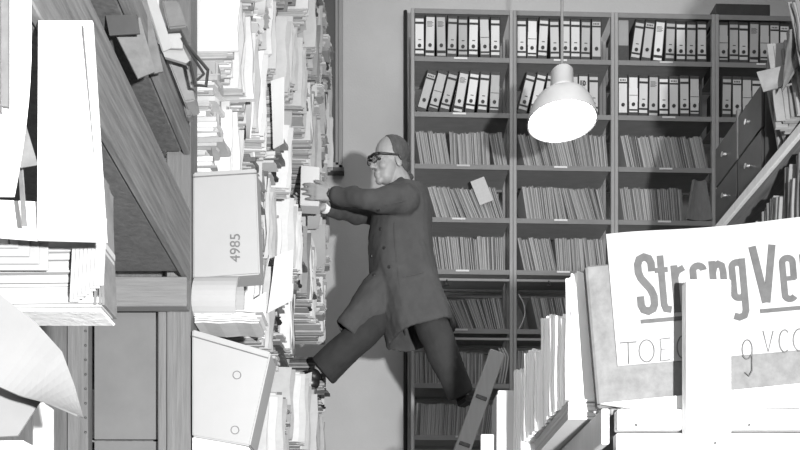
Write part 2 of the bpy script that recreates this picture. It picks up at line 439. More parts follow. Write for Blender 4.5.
rack_obj('flat_box', bm, M['drawer'], 3, .01, 4.63, 0, .02, 'dark flat box lying on top of the rightmost steel rack', 'box')

# ------------------------------------------------------------------ ragged paper bundles
def bundle_mesh(seed, w_=.075, d=.28, h=.34, flat=False):
    """sheets stand across y; face toward +x. flat: sheets lie, stacked in z"""
    r = random.Random(seed); bm = bmesh.new(); t0 = 0
    span = h if flat else w_
    while t0 < span - .003:
        t = min(r.choice([.003, .004, .007, .011, .016]), span - t0)
        e = r.uniform(-.028, .012) if r.random() < .7 else r.uniform(-.01, .035)
        hh = (w_ if flat else h) * r.uniform(.86, 1.0); b_ = r.uniform(-.004, .004); ph = r.uniform(0, 6); y0 = t0 + t / 2
        wob = r.uniform(.001, .006); sk = r.uniform(-.012, .012)
        if flat:
            slab(bm, lambda u, v: Vector((-d + u * (d + e + sk * v + wob * math.sin(9 * v + ph)), v * hh, y0 + .3 * wob * math.sin(6 * u + ph))), 4, 4, t * .85)
        else:
            slab(bm, lambda u, v: Vector((-d + u * (d + e + sk * v + wob * math.sin(9 * v + ph)), y0 + b_ * math.sin(math.pi * v) * u, v * hh * (1 + .01 * math.sin(5 * u + ph)))), 3, 7, t * .85)
        t0 += t
    me = bpy.data.meshes.new('paper_bundle'); bmesh.ops.recalc_face_normals(bm, faces=bm.faces); bm.to_mesh(me); bm.free()
    me.materials.append(M['paper_old']); return me
BM = [bundle_mesh(20 + i) for i in range(8)]
BF = [bundle_mesh(40 + i, .075, .27, .3, True) for i in range(3)]
PW = 0
def faceX(Y):
    pts = [(2.55, -.545), (3.0, -.485), (3.4, -.445), (4.0, -.405), (4.6, -.375), (5.3, -.385)]
    for (a, xa), (b_, xb) in zip(pts, pts[1:]):
        if Y <= b_: return xa + (xb - xa) * (Y - a) / (b_ - a)
    return pts[-1][1]

# ------------------------------------------------------------------ left timber shelving (one bay near, two bays with bundles)
tim = empty('timber_shelving', (-.9, 2.5, 0))
tag(tim, 'tall rough timber shelving on the left of the aisle with planks and posts', 'shelving')
def tpart(name, a, m, lab=None, bev=.003):
    bm = bmesh.new(); box(bm, a[0] + .9, a[1] + .9, a[2] - 2.5, a[3] - 2.5, a[4], a[5], bev=bev)
    o = obj(name, bm, M[m], tim)
    if lab: o['label'] = lab
    return o
H0 = CZ + 4.3
tpart('post', (-.675, -.60, 2.47, 2.56, 0, H0), 'near_wood', 'pale square front post')
tpart('post', (-.705, -.675, 2.48, 2.55, 0, CZ + 1.0), 'near_wood')
for (x, y) in ((-1.42, 2.47), (-1.42, 3.58), (-.82, 3.58), (-1.42, 4.88), (-.82, 4.88), (-1.42, .78), (-.70, .5)):
    tpart('post', (x, x + .08, y, y + .08, 0, H0), 'near_wood')
tpart('side_plank', (-.622, -.60, .55, 2.468, CZ + 1.06, CZ + 1.275), 'woody', 'wide weathered plank along the shelf edge')
tpart('side_plank', (-.622, -.60, .55, 2.468, CZ + 1.45, CZ + 1.54), 'woody')
tpart('cross_beam', (-1.34, -.6, 2.42, 2.465, CZ + .965, CZ + 1.055), 'near_woodx', 'horizontal beam under the wide plank')
tpart('shelf', (-1.34, -.624, .58, 2.41, CZ + 1.065, CZ + 1.085), 'wooddark')
tpart('shelf', (-1.34, -.624, .58, 2.45, CZ + 1.45, CZ + 1.47), 'wooddark')
tpart('shelf', (-1.34, -.53, 1.495, 1.575, CZ + .588, CZ + .594), 'white_wood')
tpart('shelf', (-1.34, -.66, .6, 1.9, CZ + .12, CZ + .14), 'woody')
tpart('bracket', (-.70, -.601, 2.44, 2.468, CZ + 1.475, CZ + 1.53), 'metal')
# end panel with upright boards
tpart('end_panel', (-.915, -.706, 2.52, 2.53, CZ + .585, CZ + .985), 'panel', 'smooth grey end panel', 0)
tpart('end_panel', (-.915, -.706, 2.52, 2.53, 0, CZ + .578), 'panel', None, 0)
tpart('upright_board', (-.99, -.925, 2.49, 2.53, 0, CZ + .985), 'near_wood')
tpart('upright_board', (-1.34, -.995, 2.50, 2.53, 0, CZ + 1.06), 'wooddark')
tpart('end_panel', (-.99, -.71, 2.54, 2.56, CZ + .99, CZ + 1.46), 'wooddark')
LA = [.12, .60, 1.07, 1.47, 1.87, 2.27, 2.67]
LB = [.04, .45, .86, 1.27, 1.68, 2.09, 2.50, 2.91, 3.32]
for z in LA: tpart('shelf', (-1.34, -.69, 2.57, 3.57, CZ + z - .02, CZ + z), 'woody')
for z in LB: tpart('shelf', (-1.34, -.47 if abs(z - 1.27) < .01 else -.56, 3.67, 5.3 if z > 2.4 else 4.87, CZ + z - .02, CZ + z), 'woody')
bolts = bmesh.new()
for i in range(9):
    bmesh.ops.create_uvsphere(bolts, u_segments=8, v_segments=6, radius=.004, matrix=Matrix.Translation((-.932 + .9, 2.49 - 2.5, CZ + .6 + i * .045)))
tag(obj('nail', bolts, M['black'], tim), kind='stuff')

def put_bundles():
    n = 0
    for bay, levels, y0, y1 in (('near', LA, 2.60, 3.56), ('far', LB, 3.68, 4.86)):
        for li, z in enumerate(levels):
            if z < .4 or (bay == 'far' and z < .8): continue
            ye = 5.28 if (bay == 'far' and z > 2.4) else y1
            nxt = levels[li + 1] - .022 if li + 1 < len(levels) else z + .40
            Y = y0 + R.uniform(0, .01); c = 0
            while True:
                wd = R.uniform(.062, .10)
                if Y + wd > ye: break
                # room for the hand-held pack and the foot
                cut = 0
                if bay == 'far' and abs(z - 1.27) < .01 and Y + wd > 3.85 and Y < 4.62: cut = .21
                if bay == 'far' and abs(z - 2.09) < .01 and Y + wd > 3.8 and Y < 4.6: cut = .19
                fl_ = R.random() < .16
                me = R.choice(BF if fl_ else BM)
                o = bpy.data.objects.new('paper_bundle', me); C.objects.link(o)
                hmax = nxt - z - .012
                hs = (R.uniform(.6, .98) if fl_ else R.uniform(.80, 1.0)) * hmax / (.3 if fl_ else .345)
                ang = 0 if fl_ else R.uniform(-.04, .04)
                xx = faceX(Y) - cut + R.uniform(-.035, .03)
                if bay == 'near' and Y < 2.75 and z < 1.4: xx -= .1
                o.location = (xx, Y, CZ + z + .004); o.scale = (1 if xx > -.6 else .9, wd / .078, hs)
                o.rotation_euler = (0, 0, R.uniform(-.06, .06))
                row = len([q for q in levels if q >= z]) - 1
                o['label'] = f'{"flat-stacked" if fl_ else "upright ragged"} paper bundle, {ORD[c]} from the front, {ORD[li - (1 if bay == "near" else 2)]} visible shelf up, {bay} timber bay'
                o['category'] = 'paper bundle'; o['group'] = f'ragged bundles on shelf {ORD[li]} of the {bay} bay'
                Y += wd + .007; c += 1; n += 1
    return n
NB = put_bundles()

# hand-shaped front pieces of the near bay, seen flat
def flat_box(name, quad, Y, th, m, label, cat, bev=.004, bow=0):
    """a box whose front outline is the four points, th deep"""
    P4 = [at(px, py, Y) for px, py in quad]          # tl tr br bl
    c = sum(P4, Vector()) / 4; c.z = min(p.z for p in P4)
    bm = bmesh.new(); fv = [bm.verts.new(p - c) for p in P4]; bv = [bm.verts.new(p - c + Vector((0, th, 0))) for p in P4]
    bm.faces.new(fv); bm.faces.new(bv[::-1])
    for i in range(4): bm.faces.new((fv[i], bv[i], bv[(i + 1) % 4], fv[(i + 1) % 4]))
    bmesh.ops.recalc_face_normals(bm, faces=bm.faces)
    if bev: bmesh.ops.bevel(bm, geom=list(bm.edges), offset=bev, segments=2, affect='EDGES')
    o = obj(name, bm, m); o.location = c; tag(o, label, cat); return o
def lid_line(o, p0, p1, Y, m, name='lid_edge', r=.0018):
    bm = bmesh.new(); a = at(*p0, Y) - o.location; b_ = at(*p1, Y) - o.location; tube(bm, [a, b_], r, 6); return obj(name, bm, m, o)
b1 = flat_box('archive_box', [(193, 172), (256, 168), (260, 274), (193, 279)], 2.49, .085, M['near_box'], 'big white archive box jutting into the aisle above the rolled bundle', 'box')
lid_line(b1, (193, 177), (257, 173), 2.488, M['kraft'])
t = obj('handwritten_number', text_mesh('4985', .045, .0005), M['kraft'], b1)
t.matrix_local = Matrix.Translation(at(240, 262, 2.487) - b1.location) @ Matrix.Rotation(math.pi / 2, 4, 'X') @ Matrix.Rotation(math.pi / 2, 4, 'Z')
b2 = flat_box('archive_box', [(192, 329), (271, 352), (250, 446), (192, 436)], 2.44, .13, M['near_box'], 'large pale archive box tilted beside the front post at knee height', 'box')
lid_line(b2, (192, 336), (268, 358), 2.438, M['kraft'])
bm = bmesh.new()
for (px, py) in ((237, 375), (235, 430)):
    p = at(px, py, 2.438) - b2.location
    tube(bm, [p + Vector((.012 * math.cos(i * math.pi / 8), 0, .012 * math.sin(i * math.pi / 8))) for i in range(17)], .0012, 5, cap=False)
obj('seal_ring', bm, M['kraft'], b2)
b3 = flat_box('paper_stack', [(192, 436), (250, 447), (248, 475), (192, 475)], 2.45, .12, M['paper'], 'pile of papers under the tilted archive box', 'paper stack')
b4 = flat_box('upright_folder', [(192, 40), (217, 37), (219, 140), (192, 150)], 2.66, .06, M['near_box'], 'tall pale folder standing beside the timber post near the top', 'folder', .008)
# rolled bundle between the two boxes
bm = bmesh.new(); c0 = at(190, 300, 2.54); c1 = at(240, 298, 2.54)
def roll(u, v):
    a = u * math.pi * 3.4; r_ = .074 * (1 - .18 * u); return Vector((c0.x + .022 + (c1.x - c0.x - .022) * v + .006 * math.sin(a), c0.y + .0 + r_ * math.cos(a), c0.z + r_ * math.sin(a)))
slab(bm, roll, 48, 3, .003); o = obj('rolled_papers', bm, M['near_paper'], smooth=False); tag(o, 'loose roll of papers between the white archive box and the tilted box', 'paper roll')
# crumpled packs under the roll
for i in range(6):
    z = at(0, 327 - i * 2.2, 2.54).z; bm = bmesh.new()
    slab(bm, lambda u, v: Vector((-.595 + u * (.20 + .02 * math.sin(i * 3)), 2.5 + v * .12, z + .002 * math.sin(12 * u))), 8, 2, .004)
    tag(obj('loose_paper', bm, M['paper_old']), f'crumpled thin papers squeezed under the paper roll, {ORD[i]} from the bottom', 'papers', 'crumpled papers under the roll')
# loose hanging sheets and envelopes sticking out of the bays
hang = [((241, 71), (254, 73), (250, 137), (245, 132), 2.95, 'narrow white strip hanging high up, just left of the tall column of papers'),
        ((270, 76), (284, 77), (283, 142), (272, 143), 3.15, 'bright white long envelope standing out in the middle of the upper papers'),
        ((243, 0), (266, 0), (263, 14), (245, 10), 3.0, 'pale folder corner poking out at the very top of the timber bay'),
        ((300, 0), (304, 0), (306, 28), (292, 30), 3.9, 'pale sheet hanging down at the top right of the paper stacks'),
        ((274, 253), (293, 250), (291, 300), (266, 309), 3.05, 'grey-white envelope slanting out below the hand-held pack'),
        ((262, 262), (270, 255), (262, 282), (250, 270), 3.2, 'curled paper flap beside the rolled bundle'),
        ((246, 150), (254, 152), (256, 200), (248, 215), 2.98, 'long thin slip hanging right of the white archive box'),
        ((246, 300), (266, 292), (264, 338), (248, 330), 2.85, 'white slip tucked beside the roll of papers'),
        ((318, 60), (330, 64), (327, 108), (319, 106), 5.0, 'grey folder at the far end of the timber shelving, upper one'),
        ((307, 104), (329, 103), (330, 158), (309, 160), 5.05, 'grey folder at the far end of the timber shelving, lower one'),
        ((310, 225), (325, 224), (326, 262), (312, 270), 4.65, 'pale pack below the man\'s outstretched hands'),
        ((297, 375), (312, 372), (310, 392), (296, 396), 4.2, 'pale folder corner poking out just below the man\'s left shoe'),
        ((307, 205), (322, 206), (318, 228), (307, 226), 4.55, 'grey card sticking out under the hand-held pack')]
for q in hang:
    tl, tr, br, bl, Y, lab = q; P4 = [at(*p, Y) for p in (tl, tr, br, bl)]; c = P4[0].copy()
    bm = bmesh.new()
    slab(bm, lambda u, v: (P4[0].lerp(P4[1], u)).lerp(P4[3].lerp(P4[2], u), v) - c + Vector((0, .03 * (1 - u) + .012 * math.sin(2.5 * v), 0)), 5, 8, .004)
    m = M['card_white'] if 'white' in lab else (M['file_page'] if 'far end' in lab else M['card'])
    o = obj('loose_sheet' if 'folder' not in lab else 'loose_folder', bm, m); o.location = c; tag(o, lab, 'sheet' if 'folder' not in lab else 'folder')

# ------------------------------------------------------------------ things on the near left bay
# heap of flat files, each one an object
def file_heap(name, x0, x1, Yf, dp, z0, z1, label, seed, m='near_paper', turn=0):
    r = random.Random(seed); z = z0; i = 0; todo = []
    while z < z1 - .004:
        t = r.choice([.004, .006, .009, .013]); e = r.uniform(-.012, .0); f = r.uniform(0, .012); todo.append((z, t, e, f)); z += t
    for i, (z, t, e, f) in enumerate(todo):
        bm = bmesh.new()
        slab(bm, lambda u, v: Vector(((x1 + e - x0) * u, f + (dp - .02) * v, t / 2 + .0015 * (1 + math.sin(5 * u + 2)))), 8, 2, t * .86)
        o = obj(name, bm, M[m]); o.location = (x0, Yf, z); tag(o, f'{label}, {ORD[i]} from the bottom', 'file', label)
Z = lambda py, Y: at(0, py, Y).z
X_ = lambda px, Y: at(px, 0, Y).x
file_heap('flat_file', -1.2, X_(104, 1.5), 1.5, .08, CZ + .595, Z(240, 1.5), 'flat white file in the pile below the big blank card', 3)
# upright folders that wrap the end of the pile
for i in range(7):
    x = X_(70 + i * 4.6, 1.49); y = 1.489 - i * .003; bm = bmesh.new()
    slab(bm, lambda u, v: Vector((x + .018 * u + .006 * v, y, Z(302 - 2 * i, 1.49) + v * (Z(236, 1.49) - Z(302, 1.49)))), 3, 6, .0022)
    tag(obj('folder', bm, M['near_paper']), f'upright folder edge, {ORD[i]} from left at the right end of the far left pile', 'folder', 'upright folder edges on the far left pile')
for i in range(3):
    bm = bmesh.new(); slab(bm, lambda u, v: Vector((X_(106 + i * 3.2, 1.56) + .004 * math.sin(3 * v + i), 1.5 + .07 * u, CZ + .60 + v * (Z(165 + 6 * i, 1.5) - CZ - .60))), 4, 8, .005)
    tag(obj('folder_cover', bm, M['kraft']), f'brownish cover standing at the right end of the far left pile, {ORD[i]} from left', 'folder cover', 'brownish covers at the pile end')
for i, (x1, yb) in enumerate(((46, 268), (38, 263), (30, 257), (20, 250), (12, 248))):
    x0 = -1.1; xr = X_(x1, 1.47); y = 1.478 - .006 * i; zt = Z(236, 1.47); zb = Z(yb, 1.47); bm = bmesh.new()
    box(bm, x0, xr, y, y + .0045, zb, zt, bev=.001)
    tag(obj('folder', bm, M['near_paper']), f'stepped white folder on the far left pile, {ORD[4 - i]} from the front', 'folder', 'stepped folders on the far left pile')
# big blank white sheet
def quad_sheet(name, q, Ys, th, m, label, cat, bend=.0, nu=10, nv=12, rot=None):
    P4 = [at(px, py, Y) for (px, py), Y in zip(q, Ys)]; c = P4[3].copy()
    bm = bmesh.new()
    slab(bm, lambda u, v: P4[0].lerp(P4[1], u).lerp(P4[3].lerp(P4[2], u), v) - c + Vector((0, bend * math.sin(math.pi * v) * u, 0)), nu, nv, th)
    o = obj(name, bm, M[m], smooth=False); o.location = c; tag(o, label, cat); return o
o = quad_sheet('card_folder', [(39, 22), (93, 22), (107, 242), (38, 240)], (1.40, 1.40, 1.385, 1.385), .006, 'card_white', 'big blank white card standing on the far left file pile', 'card folder')
o2 = lid_line(o, (83, 25), (101, 238), 1.388, M['kraft'], 'fold_line', .0012)
o = quad_sheet('card_folder', [(-20, 200), (40, 203), (38, 240), (-20, 236)], (1.37, 1.41, 1.39, 1.37), .006, 'card_white', 'low white card left of the big blank card on the pile', 'card folder')
# curtain-like sheets at the far upper left
P0 = [(-40, -60), (29, -60), (14, 196), (-40, 196)]
o = quad_sheet('hanging_sheet', P0, (1.2, 1.22, 1.2, 1.2), .004, 'card_white', 'bright white sheet hanging at the far upper left edge', 'sheet', bend=.03)
o = quad_sheet('hanging_strip', [(2, -40), (9, -40), (9, 108), (2, 107)], (1.17, 1.17, 1.17, 1.17), .006, 'kraft', 'narrow grey strip in front of the hanging sheet at upper left', 'strip')
o = quad_sheet('torn_sheet', [(20, 115), (24, 118), (38, 165), (20, 168)], (1.3, 1.3, 1.31, 1.3), .002, 'kraft', 'small torn grey corner of paper between the hanging sheet and big card', 'paper scrap')
o = quad_sheet('slanting_sheet', [(18, 150), (22, 160), (27, 226), (22, 226)], (1.33, 1.33, 1.35, 1.35), .003, 'kraft', 'dim narrow slip below the torn corner at far left', 'paper slip')
# curling sheet at lower left
def curl(u, v):
    # u: along the long upper edge, v: toward the lower left
    top = [(-40, 268), (0, 295), (35, 322), (62, 352), (74, 385), (83, 418)]; bot = [(-60, 330), (-30, 365), (-5, 385), (20, 396), (45, 402), (83, 418)]
    def cv(pts, s):
        s = min(s, .9999) * (len(pts) - 1); i = int(s); f = s - i; return (pts[i][0] + (pts[i + 1][0] - pts[i][0]) * f, pts[i][1] + (pts[i + 1][1] - pts[i][1]) * f)
    a = cv(top, u); b_ = cv(bot, u * .97); px = a[0] + (b_[0] - a[0]) * v; py = a[1] + (b_[1] - a[1]) * v
    return at(px, py, 1.25 + .07 * math.sin(2.4 * u) - .05 * v)
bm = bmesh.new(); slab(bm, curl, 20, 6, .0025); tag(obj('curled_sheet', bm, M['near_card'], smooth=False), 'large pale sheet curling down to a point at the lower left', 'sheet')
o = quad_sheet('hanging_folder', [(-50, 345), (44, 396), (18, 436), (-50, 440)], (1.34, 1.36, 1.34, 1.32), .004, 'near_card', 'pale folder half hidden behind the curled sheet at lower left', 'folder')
def box_thing(name, px0, px1, py0, py1, Y, dp, m, label, cat, bev=.003):
    bm = bmesh.new(); a = at(px0, py1, Y); b_ = at(px1, py0, Y); z0 = a.z
    box(bm, 0, b_.x - a.x, 0, dp, 0, b_.z - a.z, bev=bev); o = obj(name, bm, m); o.location = a; tag(o, label, cat); return o
o = box_thing('box_file', -40, 24, 440, 546, 1.45, .05, M['card_white'], 'white box file at the very bottom left corner', 'box file')
o = box_thing('box_file', 32, 44, 402, 553, 1.60, .05, M['paper'], 'narrow white file standing below the curled sheet', 'box file')
for o in C.objects:
    pass
# folders in the dark shelf behind the wide plank and clutter above it
o = quad_sheet('document_folder', [(108, 20), (140, 18), (155, 72), (138, 79)], (1.92, 1.95, 1.98, 1.96), .005, 'kraft', 'grey folder leaning out over the wide plank near the upper left', 'folder')
o = quad_sheet('document_folder', [(106, 16), (137, 15), (140, 34), (110, 36)], (1.90, 1.90, 1.91, 1.91), .005, 'drawer', 'dark-topped folder in front of the grey leaning folder above the plank', 'folder')
o = quad_sheet('document_folder', [(136, 2), (146, 0), (163, 72), (154, 74)], (2.0, 2.02, 2.06, 2.05), .008, 'kraft', 'pale folder edge leaning along the upper shelf plank', 'folder')
o = quad_sheet('document_folder', [(146, 0), (156, 0), (172, 48), (163, 52)], (2.06, 2.08, 2.12, 2.1), .006, 'near_paper', 'thin white folder wedged left of the black-edged case', 'folder')
# black-edged case (open clip binder) with papers
cs = empty('clip_binder', at(170, 60, 2.3)); tag(cs, 'black-edged clip binder lying askew on papers at the top left shelf end', 'binder')
def cpart(name, pts, Y, th, m):
    bm = bmesh.new(); P4 = [at(px, py, Y) - cs.location for px, py in pts]
    slab(bm, lambda u, v: P4[0].lerp(P4[1], u).lerp(P4[3].lerp(P4[2], u), v), 3, 3, th); return obj(name, bm, m, cs)
cpart('cover', [(158, 31), (182, 31), (183, 49), (162, 48)], 2.26, .006, M['file'])
bm = bmesh.new(); pl = [at(*p, 2.25) - cs.location for p in ((158, 32), (181, 31), (187, 45), (208, 70), (206, 86), (195, 85), (190, 62))]
tube(bm, pl, .005, 6); obj('black_edge', bm, M['black'], cs)
bm = bmesh.new(); pl = [at(*p, 2.25) - cs.location for p in ((182, 38), (190, 52), (204, 74), (197, 80))]
tube(bm, pl, .004, 6); obj('black_edge', bm, M['black'], cs)
cpart('pages', [(162, 50), (184, 50), (192, 66), (165, 58)], 2.28, .01, M['near_paper'])
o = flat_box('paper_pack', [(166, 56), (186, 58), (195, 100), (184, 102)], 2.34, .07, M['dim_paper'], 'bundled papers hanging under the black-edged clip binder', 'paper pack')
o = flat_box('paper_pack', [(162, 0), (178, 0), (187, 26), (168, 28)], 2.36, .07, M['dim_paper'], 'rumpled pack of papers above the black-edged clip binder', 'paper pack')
o = flat_box('paper_pack', [(178, 84), (186, 88), (192, 116), (186, 117)], 2.38, .03, M['kraft'], 'small brown wad of papers hanging low on the upper plank end', 'paper pack')

# ------------------------------------------------------------------ right foreground: whitewashed stand with folders and the sign bale
st = empty('packing_stand', (.7, 1.9, 0)); tag(st, 'whitewashed timber stand with a short upright post, lower right', 'stand')
def spart(name, a, m, lab=None):
    bm = bmesh.new(); box(bm, a[0] - .7, a[1] - .7, a[2] - 1.9, a[3] - 1.9, a[4], a[5], bev=.003); o = obj(name, bm, M[m], st)
    if lab: o['label'] = lab
    return o
spart('post', (X_(687, 1.94), X_(731.5, 1.94), 1.94, 1.975, 0, Z(279, 1.94)), 'white_wood', 'white post in front of the sign')
spart('post', (X_(617, 2.06), X_(617, 2.06) + .05, 2.03, 2.08, 0, CZ + .46), 'white_wood')
spart('post', (.57, .62, 3.2, 3.26, 0, CZ + .46), 'woodz'); spart('post', (1.28, 1.33, 2.03, 2.09, 0, CZ + .46), 'woodz'); spart('post', (1.28, 1.33, 3.2, 3.26, 0, CZ + .46), 'woodz')
spart('cross_board', (X_(615, 2.0), 1.34, 1.978, 2.01, Z(431, 1.98) + .003, Z(409, 1.98)), 'white_woodx')
spart('cross_board', (X_(614, 2.0), 1.34, 1.978, 2.01, Z(478, 1.98), Z(433, 1.98)), 'white_woodx')
spart('side_rail', (.545, .565, 2.012, 3.3, CZ + .455, CZ + .545), 'white_wood')
spart('shelf', (.566, 1.34, 2.012, 3.3, CZ + .53, CZ + .545), 'woody')
bm = bmesh.new()
for (px, py) in ((636, 425), (749, 425), (715, 443)):
    bmesh.ops.create_uvsphere(bm, u_segments=8, v_segments=6, radius=.0035, matrix=Matrix.Translation(at(px, py, 1.978 if py < 440 else 1.94) - Vector((.7, 1.9, 0))))
tag(obj('nail', bm, M['black'], st), kind='stuff')
# flat sheets under the folders
file_heap('flat_papers', .49, .84, 2.13, .5, CZ + .547, CZ + .60, 'flat white papers under the upright folder row', 5, 'paper')
bm = bmesh.new(); z = CZ + .51; i = 0
# upright folder row
def folder_mesh(seed):
    r = random.Random(seed); bm = bmesh.new(); y = 0
    while y < .034:
        t = r.choice([.004, .006, .009]); e = r.uniform(-.008, .003); hh = .365 + r.uniform(-.008, .006)
        slab(bm, lambda u, v: Vector((e + (.30) * u + .002 * math.sin(7 * v + y * 99), y + t / 2 + .0008 * math.sin(4 * v), hh * v)), 2, 6, t * .85); y += t
    me = bpy.data.meshes.new('white_folder'); bmesh.ops.recalc_face_normals(bm, faces=bm.faces); bm.to_mesh(me); bm.free(); me.materials.append(M['bright_paper']); return me
FO = [folder_mesh(i) for i in range(5)]
Y = 2.14; i = 0
while Y < 2.80:
    o = bpy.data.objects.new('upright_folder', R.choice(FO)); C.objects.link(o)
    fx = (.515 if Y < 2.16 else .502 - (Y - 2.2) * .048); px = VX + fx * F / Y
    py = 262 if px > 578 else 270 if px > 571 else 315 if px > 545 else 350 if px > 532 else 368
    top = Z(py, Y) + R.uniform(-.004, .006); zb = CZ + (.604 if Y < 2.6 else .548)
    o.location = (fx, Y, zb); o.scale = (.9, .95, (top - zb) / .368); o.rotation_euler = (0, 0, math.radians(34))
    o['label'] = f'white upright folder, {ORD[i]} back from the sign in the bright row'; o['category'] = 'folder'; o['group'] = 'white folders in the row behind the sign'
    Y += .046; i += 1
o = box_thing('storage_box', 498, 524, 390, 475, 2.9, .14, M['card'], 'pale upright box at the far end of the white folder row', 'box')
bm = bmesh.new(); box(bm, -.004, .0, -.002, .14, 0, .29); obj('edge_strip', bm, M['card_white'], o)
o.location.z = o.location.z
spart('shelf', (.33, .544, 2.88, 3.07, at(0, 475, 2.9).z - .02, at(0, 475, 2.9).z - .001), 'woody')
spart('post', (.42, .47, 2.95, 3.0, 0, at(0, 475, 2.9).z - .021), 'woodz')
o = box_thing('small_card', 481, 494, 434, 475, 2.91, .02, M['card_white'], 'small white card beside the foot of the pale upright box', 'card')

# the wrapped bale with the sign
ang = math.radians(5)
SO = at(598, 408, 2.04)
bale = empty('wrapped_bale', SO, (0, -ang, 0)); tag(bale, 'wrapped grey card bale bearing the printed sign, tilted, lower right', 'bale')
bw, bh = .70, .365
bm = bmesh.new(); box(bm, 0, bw, 0, .028, 0, bh, bev=.005); obj('card_wrap', bm, M['kraft'], bale)
def onb(px, py, dy=0):
    p = at(px, py, 2.035) - SO; p = Matrix.Rotation(ang, 4, 'Y') @ Vector((p.x, 0, p.z)); p.y = dy; return p
# placard with slightly wavy upper edge
tl, br = onb(606, 235), onb(618, 366)
x0 = (tl.x + br.x) / 2; zt = tl.z; zb = br.z
bm = bmesh.new(); slab(bm, lambda u, v: Vector((x0 + (bw + .05 - x0) * u, -.0035 - .0006 * math.sin(20 * u), zb + (zt - zb) * v + .003 * v * math.sin(9 * u + 1))), 20, 4, .002)
sg = obj('sign_sheet', bm, M['sign_paper'], bale); sg['label'] = 'white printed sheet reading Strong Ver'
# bold condensed lettering cut as ribbons along each stroke
def ribbon(bm, pts, wd, lift=0):
    P = [Vector(p) for p in pts]; Lr = []
    for i, p in enumerate(P):
        d0 = (P[i] - P[i - 1]).normalized() if i else (P[1] - P[0]).normalized()
        d1 = (P[i + 1] - P[i]).normalized() if i < len(P) - 1 else d0
        n_ = Vector((-(d0 + d1).y, (d0 + d1).x)).normalized(); k_ = 1 / max(.6, n_.dot(Vector((-d0.y, d0.x))))
        Lr.append((p + n_ * wd / 2 * k_, p - n_ * wd / 2 * k_))
    def bp(q, dy): return onb(638 + q.x * math.cos(ang) - q.y * math.sin(ang), 315.8 - q.x * math.sin(ang) - q.y * math.cos(ang), dy)
    V = [[bm.verts.new(bp(q, dy)) for q in pr for dy in (-.0062 - lift, -.0052 - lift)] for pr in Lr]
    for A, B in zip(V, V[1:]):
        bm.faces.new((A[0], A[2], B[2], B[0])); bm.faces.new((A[1], B[1], B[3], A[3])); bm.faces.new((A[0], B[0], B[1], A[1])); bm.faces.new((A[2], A[3], B[3], B[2]))
    bm.faces.new((V[0][0], V[0][1], V[0][3], V[0][2])); bm.faces.new((V[-1][0], V[-1][2], V[-1][3], V[-1][1]))
def bowl(x0, x1, y0, y1, a0=0, a1=360, k=.55):
    cx, hw = (x0 + x1) / 2, (x1 - x0) / 2; o_ = []
    for t in range(a0, a1 + 1, 15):
        c_, s_ = math.cos(math.radians(t)), math.sin(math.radians(t))
        yy = (y1 - hw * .9 + hw * .9 * s_) if s_ >= 0 else (y0 + hw * .9 + hw * .9 * s_)
        o_.append((cx + hw * c_, yy))
    return o_
G = {'S': [([(17.5, 43), (17.5, 51), (15.5, 56), (10.8, 58), (6, 56), (4, 51), (4, 43), (6, 37), (15, 25), (17.5, 18), (17.5, 10), (15.5, 5.5), (10.8, 3.5), (6, 5.5), (4, 10), (4, 19)], 7.4)],
     't': [([(27, 58), (27, 9), (28.5, 4.5), (34, 3.2)], 6.6), ([(20.5, 43.5), (33.5, 43.5)], 5)],
     'r': [([(40, 47), (40, 0)], 6.8), ([(40, 34), (43, 41), (49.5, 44)], 6)],
     'o': [(bowl(58.5, 69, 3.5, 44.5), 6.8)],
     'n': [([(78, 48), (78, 0)], 6.8), ([(78, 36), (80, 42.5), (84, 44.5), (87.5, 42.5), (88.5, 37), (88.5, 0)], 6.6)],
     'g': [(bowl(97.5, 108, 9, 44.5), 6.6), ([(108, 48), (108, -4), (106, -9), (101, -10.5), (96, -8.5)], 6.6)],
     'V': [([(119.5, 59), (128.5, 2)], 7.4), ([(139.5, 59), (129.5, 2)], 7.0)],
     'e': [([(158.5, 23)] + bowl(148, 158.5, 3.5, 44.5, 0, 330), 6.4), ([(148, 24), (160, 24)], 4.5)],
     'r2': [([(169, 47), (169, 0)], 6.8), ([(169, 34), (172, 41), (178, 44)], 6)]}
for g_, strokes in G.items():
    bm = bmesh.new()
    for q_, (pts, wd) in enumerate(strokes): ribbon(bm, pts, wd, q_ * .0003)
    obj('printed_letter', bm, M['ink_grey'], sg)
for u0, u1 in ((2, 52), (122, 190)):
    bm = bmesh.new(); ribbon(bm, [(u0, -6.2), (u1, -6.2)], 4); obj('underline', bm, M['ink_grey'], sg)
for txt, a, b_, yt, yb in (('T', 622, 634, 342, 364), ('O', 639, 654, 340, 362), ('E', 660, 670, 338, 361), ('C', 677, 688, 336, 358), ('g', 742, 752, 340, 359), ('V', 763, 773, 331, 352), ('C', 779, 790, 330, 352), ('C', 793, 806, 329, 351)):
    # pencilled strokes
    def stroke(pts):
        bm = bmesh.new(); P = [onb(a + (b_ - a) * x, yb + (yt - yb) * y, -.0056) for x, y in pts]; tube(bm, P, .0016, 5); obj('pencilled_letter', bm, M['pencil'], sg)
    arc = lambda t0, t1: [(.5 + .5 * math.cos(math.radians(t)), .5 + .5 * math.sin(math.radians(t))) for t in range(t0, t1 + 1, 15)]
    if txt == 'O': stroke(arc(0, 360))
    elif txt == 'C': stroke(arc(50, 310))
    elif txt == 'V': stroke([(0, 1), (.5, 0), (1, 1)])
    elif txt == 'E': stroke([(1, 1), (0, .95), (.1, .5), (.8, .52), (.1, .5), (.05, 0), (1, .05)])
    elif txt == 'T': stroke([(-.2, .95), (1.2, 1), (.5, .98), (.55, 0)])
    elif txt == 'g': stroke(arc(0, 360)[::1] + [(1, .5), (1, -.6), (.7, -.9), (.3, -.7)])
